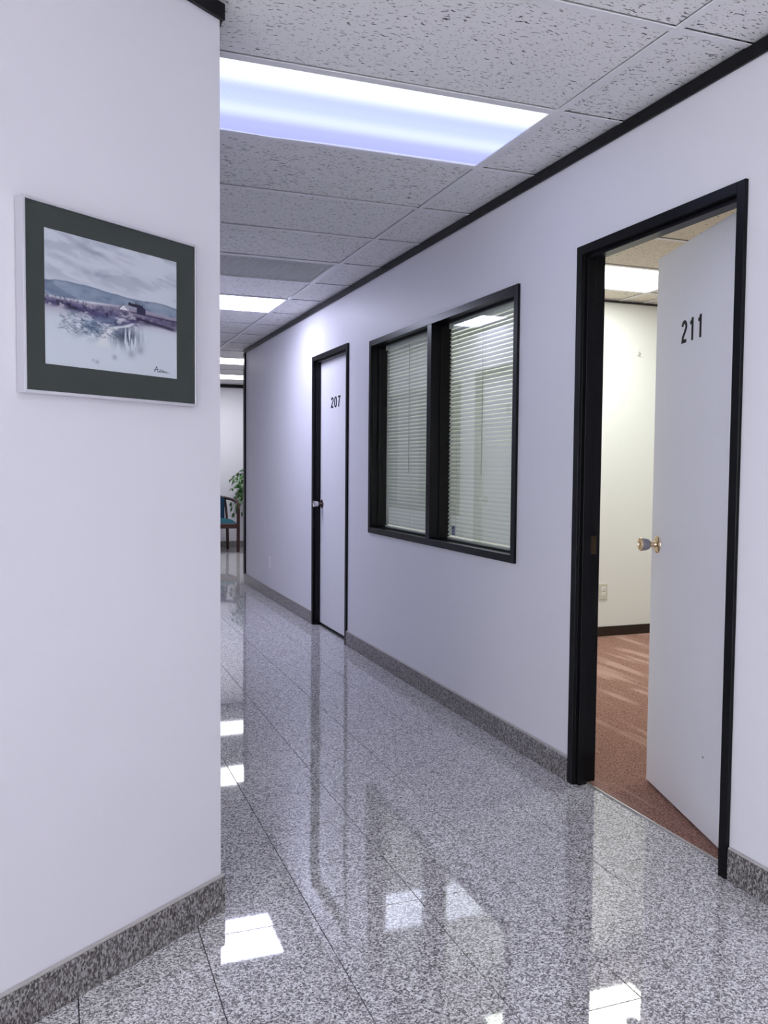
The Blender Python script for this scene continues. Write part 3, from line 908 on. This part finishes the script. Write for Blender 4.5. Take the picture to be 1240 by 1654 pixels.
    mix(np.exp(-((u-pc_)/pwid)**4)*ss(.58,.60,v)*ss(.84,.78,v)*.95, (.93,.94,.95))
    mix(np.exp(-((u-.54)/.06)**2-((v-.575-.1*(u-.54))/.012)**2)*.9, (.90,.90,.93))
    # cottage and barn
    mix(((abs(u-.565) < .034-.9*np.clip(.478-v, 0, 1)) & (v > .448) & (v < .493)).astype(float), (.95,.95,.96))
    roofl = np.exp(-((v-(.448+abs(u-.562)*1.1))/.005)**2)*(abs(u-.562) < .034); mix(roofl*.9, (.20,.18,.28))
    mix(((u > .60) & (u < .715) & (v > .425+.06*(u-.6)) & (v < .450+.10*(u-.6))).astype(float), (.16,.13,.24))
    mix(((u > .665) & (u < .735) & (v > .44+.35*np.abs(u-.695)) & (v < .503)).astype(float), (.17,.17,.29))
    mix(((u > .655) & (u < .662) & (v > .405) & (v < .435)).astype(float), (.15,.13,.22))
    # pen strokes
    r = np.random.RandomState(5)
    for _ in range(110):
        cu = r.uniform(.10,.52); cv = r.uniform(.60,.74); a = r.uniform(-.5,.9); l = r.uniform(.006,.02)
        du = u-cu; dv = v-cv; along = du*math.cos(a)+dv*math.sin(a); ac = -du*math.sin(a)+dv*math.cos(a)+r.uniform(-3,9)*along**2
        mix(np.exp(-(ac/.0026)**2)*(abs(along) < l)*.5, (.24,.28,.38))
    for _ in range(40):
        cu = r.uniform(.0,.62); cv = .49+.03*cu+r.uniform(-.006,.012)
        mix(np.exp(-((u-cu)/.004)**2-((v-cv)/.007)**2)*.6, (.22,.22,.32))
    # signature, lower right
    def seg(pts, w=.0032, a=.8):
        for (x0, y0), (x1, y1) in zip(pts, pts[1:]):
            L2 = (x1-x0)**2+(y1-y0)**2; t = np.clip(((u-x0)*(x1-x0)+(v-y0)*(y1-y0))/L2, 0, 1)
            d = np.hypot(u-x0-t*(x1-x0), v-y0-t*(y1-y0)); mix((d < w)*a, (.25,.26,.32))
    sx, sy = .808, .965
    seg([(sx,sy-.005),(sx+.018,sy-.05),(sx+.028,sy-.005)]); seg([(sx-.002,sy-.02),(sx+.032,sy-.028)])
    x = sx+.034; pts = []
    rr = np.random.RandomState(3)
    for i in range(15): pts.append((x+i*.0052, sy-.004-(.014 if i % 2 else 0)-(.012 if i in (3, 7) else 0)))
    seg(pts, .0024, .7); seg([(x+.076,sy-.004),(x+.095,sy-.010)], .0022, .6)
    # bring to print density
    img = np.clip(img, 0, 1)
    return u, v, img
U, V, IMG = paint()
nv_, nu_ = U.shape
me = bpy.data.meshes.new('print')
verts = np.stack([qx0+(qx1-qx0)*U, np.full_like(U, -.0225), qz1+(qz0-qz1)*V], -1).reshape(-1, 3)
idx = np.arange(nv_*nu_).reshape(nv_, nu_)
faces = np.stack([idx[:-1,:-1], idx[1:,:-1], idx[1:,1:], idx[:-1,1:]], -1).reshape(-1, 4)
me.from_pydata(verts.tolist(), [], faces.tolist())
ca = me.color_attributes.new('pigment', 'FLOAT_COLOR', 'POINT')
lin = np.where(IMG <= .04045, IMG/12.92, ((IMG+.055)/1.055)**2.4)
buf = np.ones((nv_*nu_, 4)); buf[:, :3] = lin.reshape(-1, 3)
ca.data.foreach_set('color', buf.astype(np.float32).ravel())
mp_, nt_, b_ = new_mat('watercolour_print')
at = nt_.nodes.new('ShaderNodeAttribute'); at.attribute_name = 'pigment'
nt_.links.new(at.outputs['Color'], b_.inputs['Base Color']); b_.inputs['Roughness'].default_value = .9
b_.inputs['Specular IOR Level'].default_value = .1
me.materials.append(mp_)
link(bpy.data.objects.new('print', me), pc)

# ================================================================== WAITING AREA
ch = thing('arm_chair', 'mahogany armchair with teal upholstered seat against the far wall', 'chair', (2.205, 12.66, 0), math.radians(0))
# faces the camera (-y); front legs run up into the bent arms
def armpath(s):
    return [(s*.265,-.25,.60),(s*.266,-.248,.645),(s*.266,-.232,.690),(s*.262,-.19,.722),(s*.25,-.10,.738),(s*.225,.02,.750),(s*.195,.13,.758),(s*.155,.22,.766)]
for s in (-1, 1):
    MB().tube([(s*.262,-.25,.0006),(s*.263,-.25,.25),(s*.265,-.25,.62)], [.022,.023,.023], 10).build('leg', M_WOOD, ch, True)
    MB().tube([(s*.215,.30,.0006),(s*.200,.24,.22),(s*.190,.215,.43)], [.021,.023,.023], 10).build('leg', M_WOOD, ch, True)
    MB().tube(armpath(s), [.023,.023,.024,.024,.024,.023,.022,.021], 12, .8).build('arm', M_WOOD, ch, True)
    MB().tube([(s*.190,.215,.41),(s*.178,.225,.60),(s*.155,.235,.775)], [.017,.018,.018], 10).build('back_post', M_WOOD, ch, True)
MB().tube([(-.165,.225,.768),(-.09,.25,.785),(0,.258,.79),(.09,.25,.785),(.165,.225,.768)], .020, 10).build('top_rail', M_WOOD, ch, True)
m = MB(); m.box(-.262,.262,-.262,-.232,.345,.415); m.box(-.205,.205,.20,.225,.355,.415)
for s in (-1, 1):
    pts = [(s*.262,-.24),(s*.240,-.24),(s*.190,.21),(s*.212,.21)]
    m.prism(pts if s < 0 else pts[::-1], .355, .415)
m.bevel(.003).build('seat_rail', M_WOOD, ch)
def cushion(w0, w1, d0, d1, z0, z1):
    mb = MB(); nx, ny = 10, 10; top = []; bot = []
    for j in range(ny+1):
        tr_, br_ = [], []
        for i in range(nx+1):
            q = j/ny; w = w0+(w1-w0)*q; X = -w+2*w*i/nx; Y = d0+(d1-d0)*q
            e_ = (1-abs(2*i/nx-1)**5)*(1-abs(2*q-1)**5)
            tr_.append(mb.bm.verts.new((X, Y, z0+.01+(z1-z0)*max(0, e_)**.5))); br_.append(mb.bm.verts.new((X, Y, z0)))
        top.append(tr_); bot.append(br_)
    for j in range(ny):
        for i in range(nx):
            mb.bm.faces.new((top[j][i], top[j][i+1], top[j+1][i+1], top[j+1][i]))
            mb.bm.faces.new((bot[j][i], bot[j+1][i], bot[j+1][i+1], bot[j][i+1]))
    for j in range(ny):
        for i in (0, nx): mb.bm.faces.new((top[j][i], top[j+1][i], bot[j+1][i], bot[j][i]))
    for i in range(nx):
        for j in (0, ny): mb.bm.faces.new((top[j][i], top[j][i+1], bot[j][i+1], bot[j][i]))
    return mb
cushion(.243, .180, -.255, .19, .415, .468).build('seat', M_TEAL, ch, True)
mb = MB()
for (za, zb) in ((.44, .775),):
    ring = [(-.150,.215),(-.09,.238),(0,.248),(.09,.238),(.150,.215),(.150,.198),(.09,.218),(0,.228),(-.09,.218),(-.150,.198)]
    mb.prism(ring, za, zb)
mb.bevel(.004).build('backrest', simple('navy_fabric', (.004,.035,.085), .85, bump=.3, bscale=400), ch)

# plant beside the chair, mostly hidden by the end of the corridor wall
pl = thing('potted_plant', 'green trailing plant peeking past the end of the corridor wall', 'plant', (2.93, 12.78, 0))
MB().lathe([(.13,.0006),(.135,.01),(.13,.03),(.06,.05),(.045,.10),(.045,.62),(.06,.66),(.16,.69),(.165,.72),(.16,.725)], Matrix.Identity(4), 24).build('stand', M_WOOD, pl, True)
MB().lathe([(.11,.726),(.12,.74),(.155,.90),(.165,.92),(.165,.95),(.150,.95),(.145,.92)], Matrix.Identity(4), 28).build('pot', M_POT, pl, True)
MB().lathe([(.145,.925),(.10,.935),(.02,.94)], Matrix.Identity(4), 20).build('soil', M_SOIL, pl)
stems = MB(); leaves = MB(); pr = random.Random(11)
def leaf_blade(p, d, L, w):
    d = d.normalized(); sd = d.cross(Vector((0,0,1)))
    if sd.length < .1: sd = Vector((1,0,0))
    sd.normalize(); up = sd.cross(d)
    c = [p, p+d*L*.35+sd*w+up*.004, p+d*L*.7+sd*w*.75-up*.006, p+d*L-up*.025, p+d*L*.7-sd*w*.75-up*.006, p+d*L*.35-sd*w+up*.004, p+d*L*.5+up*.004]
    vs = [leaves.bm.verts.new(x) for x in c]
    for t in ((0,1,6),(1,2,6),(2,3,6),(3,4,6),(4,5,6),(5,0,6)): leaves.bm.faces.new([vs[i] for i in t])
for i in range(80):
    a = math.radians(180+pr.uniform(-75, 75)) if i < 62 else pr.uniform(0, 2*math.pi)
    reach = pr.uniform(.20, .50); rise = pr.uniform(.05, .32); fall = pr.uniform(.05, .55)
    pts = []
    for t in np.linspace(0, 1, 9):
        r = .03+reach*t
        z = .94+rise*math.sin(min(1, t*1.5)*math.pi/2)*1.0 - fall*max(0, t-.35)**1.5*1.9
        pts.append(Vector((math.cos(a)*r, max(-.5, min(.36, math.sin(a)*r*.8)), z)))
    stems.tube(pts, [.004]*5+[.003]*4, 5)
    for j in range(1, 9):
        for s in (-1, 1):
            d = (pts[j]-pts[j-1]).normalized(); q = Vector((-d.y, d.x, 0))*s
            leaf_blade(pts[j], d*.7+q*.8+Vector((0,0,pr.uniform(-.5,.2))), pr.uniform(.05,.10), pr.uniform(.012,.022))
stems.build('stem', M_LEAF, pl, True)
leaves.build('foliage', M_LEAF, pl, True, kind='stuff')
